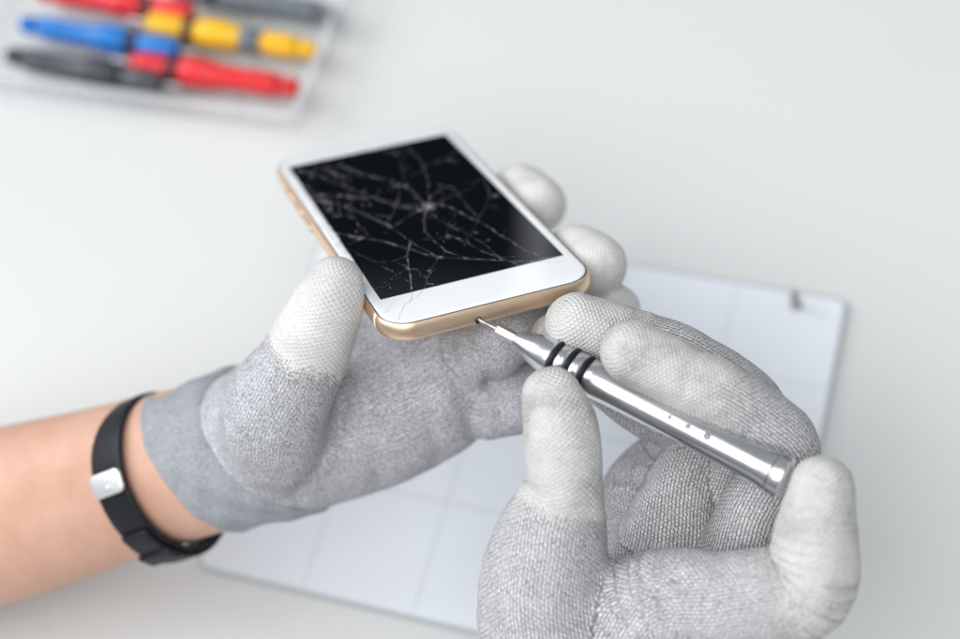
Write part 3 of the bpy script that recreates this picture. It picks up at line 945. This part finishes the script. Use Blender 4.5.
# ------------------------------------------------------------------ clear case with screwdrivers
m, nt, b = new_mat('clear_plastic')
out = nt.nodes['Material Output']
tr = N(nt, 'ShaderNodeBsdfTransparent'); tr.inputs[0].default_value = (.985, .988, .99, 1)
b.inputs['Base Color'].default_value = (.84, .85, .86, 1); b.inputs['Roughness'].default_value = .15
mx = N(nt, 'ShaderNodeMixShader'); mx.inputs[0].default_value = .15
nt.links.new(tr.outputs[0], mx.inputs[1]); nt.links.new(b.outputs[0], mx.inputs[2]); nt.links.new(mx.outputs[0], out.inputs['Surface'])
MAT['clear'] = m
m2 = MAT['clear'].copy(); m2.name = 'frosted_plastic'
for n_ in m2.node_tree.nodes:
    if n_.type == 'MIX_SHADER': n_.inputs[0].default_value = .17
MAT['frost'] = m2
k0, k1 = on_table(-30, 93), on_table(303, 139)
kd = (k1 - k0)[:2]; kd /= np.linalg.norm(kd); kp = np.array([-kd[1], kd[0]])
KL, KW, KH = 182., 118., 17.
def case_pt(a, b_, z): q = k1[:2] - kd * a + kp * b_; return np.array([q[0], q[1], z])
case = empty('tool_case', case_pt(KL / 2, KW / 2, 0) * MM)
tag(case, 'clear open plastic case holding coloured screwdrivers at the back of the table', 'case')
mb = MB()
outer = rounded_rect(KL / 2, KW / 2, 6, 6)
def cring(ins, z): return [(case_pt(KL / 2 - x, KW / 2 + y, z) - case_pt(KL / 2, KW / 2, 0)) * MM for x, y in rounded_rect(KL / 2 - ins, KW / 2 - ins, max(1, 6 - ins), 6)]
v, f = loft([cring(3.4, .4), cring(2.6, .6), cring(.9, KH - 2), cring(-1.2, KH - 1.6), cring(-1.2, KH), cring(1.8, KH), cring(2.2, KH - 2), cring(3.9, 1.9)])
link_mesh('tray', v, f, MAT['clear'], case, smooth=False)
mb = MB()
for a in (38, 88, 139):
    q = [case_pt(a - 1, 5, 2), case_pt(a + 1, 5, 2), case_pt(a + 1, KW - 5, 2), case_pt(a - 1, KW - 5, 2)]
    q += [p + np.array([0, 0, 3.5]) for p in q]
    mb.add([(p - case_pt(KL / 2, KW / 2, 0)) * MM for p in q], [(3, 2, 1, 0), (4, 5, 6, 7), (0, 1, 5, 4), (1, 2, 6, 5), (2, 3, 7, 6), (3, 0, 4, 7)])
mb.build('divider', MAT['clear'], case, smooth=False)
v, f = loft([cring(-1.7, KH - 1.5), cring(-2.2, KH), cring(-1.7, KH + 1.0), cring(1.2, KH + 1.0), cring(1.7, KH + .3), cring(1.7, KH - 1.5)], closed=True)
link_mesh('rim', v, f, MAT['frost'], case, smooth=False)

def plastic(name, col): return simple(name, col, .32, var=(200, .08))
PL = dict(red=plastic('red_plastic', (.70, .018, .025)), blue=plastic('blue_plastic', (.003, .17, .56)), yellow=plastic('yellow_plastic', (.85, .47, .008)),
          black=plastic('dark_plastic', (.05, .054, .065)), grey=plastic('grey_plastic', (.13, .15, .18)))
MAT['blackring'] = plastic('black_plastic', (.012, .012, .013))
def hobby_driver(p_cap, p_front, colour, label, fat=6.7, sleeve=False):
    """precision screwdriver lying in the case: cap end at p_cap, front section ending at p_front (world mm)"""
    d = p_front - p_cap; L_ = np.linalg.norm(d); d /= L_
    e1 = np.cross(d, np.array([0, 0, 1.])); e1 /= np.linalg.norm(e1); e2 = np.cross(e1, d)
    M4 = np.eye(4); M4[:3, :3] = np.c_[e1, np.cross(d, e1), d]; M4[:3, 3] = p_cap * MM
    o = empty('precision_screwdriver', matrix=Matrix(M4.tolist()))
    tag(o, label, 'screwdriver', 'screwdrivers in the clear case')
    q = L_ / 72.0
    mt = PL[colour]
    v, f = ml([(0, 2.2), (.5, 3.6), (4.5 * q, 4.56), (5.5 * q, 3.98), (6 * q, 2.81)], 24); link_mesh('cap', v, f, mt, o)
    v, f = ml([(5.9 * q, 2.57), (7 * q, 2.69), (8 * q, 4.91), (12 * q, 5.50), (20 * q, 5.15), (22 * q, 5.03), (32 * q, 5.38), (35 * q, 5.85), (38 * q, fat), (47 * q, fat), (50 * q, fat * .8)], 28); link_mesh('grip', v, f, mt, o)
    if sleeve:
        v, f = ml([(21.3 * q, 4.42), (21.5 * q, 5.38), (30.5 * q, 5.62), (30.7 * q, 5.38)], 24); link_mesh('label_sleeve', v, f, PL['grey'], o)
    v, f = ml([(49.9 * q, fat * .78), (50.2 * q, fat * .86), (54 * q, fat * .86), (54.3 * q, fat * .75)], 24); link_mesh('ring', v, f, MAT['blackring'], o)
    v, f = ml([(54.2 * q, fat * .7), (55 * q, fat * .82), (66 * q, fat * .82), (70 * q, fat * .7), (72 * q, 2)], 24); link_mesh('ferrule', v, f, mt, o)
    v, f = ml([(71.9 * q, 1.40), (73 * q, 1.25), (79 * q, 1.25), (80 * q, .8)], 14); link_mesh('shaft', v, f, MAT['screw'], o)
    return o
T = lambda px, py, h=13: on_table(px, py, h)
hobby_driver(T(8, 55), T(164, 84), 'black', 'dark grey screwdriver nearest the front left corner of the clear case', 6.6)
hobby_driver(T(22, 24), T(180, 50), 'blue', 'bright blue screwdriver in the left half of the clear case')
hobby_driver(T(38, -9), T(194, 13), 'red', 'red screwdriver behind the blue one in the clear case')
hobby_driver(T(298, 88), T(130, 62), 'red', 'red screwdriver at the front right of the clear case, pointing left')
hobby_driver(T(316, 51), T(146, 22), 'yellow', 'yellow screwdriver with a grey sleeve in the right half of the clear case', sleeve=True)
hobby_driver(T(338, 16), T(172, -14), 'grey', 'dark screwdriver behind the yellow one in the clear case')

# ------------------------------------------------------------------ light
w = bpy.data.worlds.new('World'); scene.world = w; w.use_nodes = True
nt = w.node_tree; bg = nt.nodes['Background']
tc = N(nt, 'ShaderNodeTexCoord'); sp_ = N(nt, 'ShaderNodeSeparateXYZ'); nt.links.new(tc.outputs['Generated'], sp_.inputs[0])
c = ramp(nt, math_n(nt, 'MULTIPLY_ADD', sp_.outputs[2], .5, .5), [(.495, (.03, .034, .04)), (.504, (.42, .44, .47)), (.75, (.62, .65, .68))])
nt.links.new(c, bg.inputs[0]); bg.inputs[1].default_value = .6

def area(name, loc, target, sx, sy, power, col):
    l = bpy.data.lights.new(name, 'AREA'); l.shape = 'RECTANGLE'; l.size = sx; l.size_y = sy; l.energy = power; l.color = col
    o = bpy.data.objects.new(name, l); COL.objects.link(o)
    o.location = loc
    o.rotation_euler = (Vector(target) - Vector(loc)).to_track_quat('-Z', 'Y').to_euler()
    return o
area('window_light', (-2.2, .75, 1.75), (-.05, .3, .1), 1.7, 1.6, 54, (.97, .985, 1.0))
area('overhead_fill_light', (-.25, -.42, 1.5), (-.02, .27, .08), 1.4, 1.4, 22, (1, .992, .98))  # added overhead fill, brightens the surfaces that face the camera
area('side_fill_light', (1.7, .9, .7), (0, .3, .1), .5, 1.2, 1.5, (.88, .94, 1))  # weak fill lamp added on the right, not a real window
area('window_gap_light', (-.075, 2.6, .15), (0, .35, .1), .06, .8, .16, (.95, .97, 1))

# ------------------------------------------------------------------ camera
cam = bpy.data.cameras.new('camera'); co = bpy.data.objects.new('camera', cam); COL.objects.link(co)
cam.sensor_width = 36; cam.lens = 36 * FPX / 960
cam.clip_start = .01; cam.clip_end = 50
R3 = np.c_[ROT @ np.array([1, 0, 0]), ROT @ np.array([0, -1, 0]), ROT @ np.array([0, 0, -1])]
M4 = np.eye(4); M4[:3, :3] = R3; M4[:3, 3] = (0, 0, CAM_H * MM)
co.matrix_world = Matrix(M4.tolist())
cam.dof.use_dof = True
cam.dof.focus_distance = .415
cam.dof.aperture_fstop = 4.5
scene.camera = co
scene.view_settings.view_transform = 'Standard'
scene.view_settings.look = 'None'
scene.view_settings.exposure = 0
scene.view_settings.gamma = 1
scene.cycles.use_denoising = True
scene.cycles.max_bounces = 8
scene.cycles.transparent_max_bounces = 16
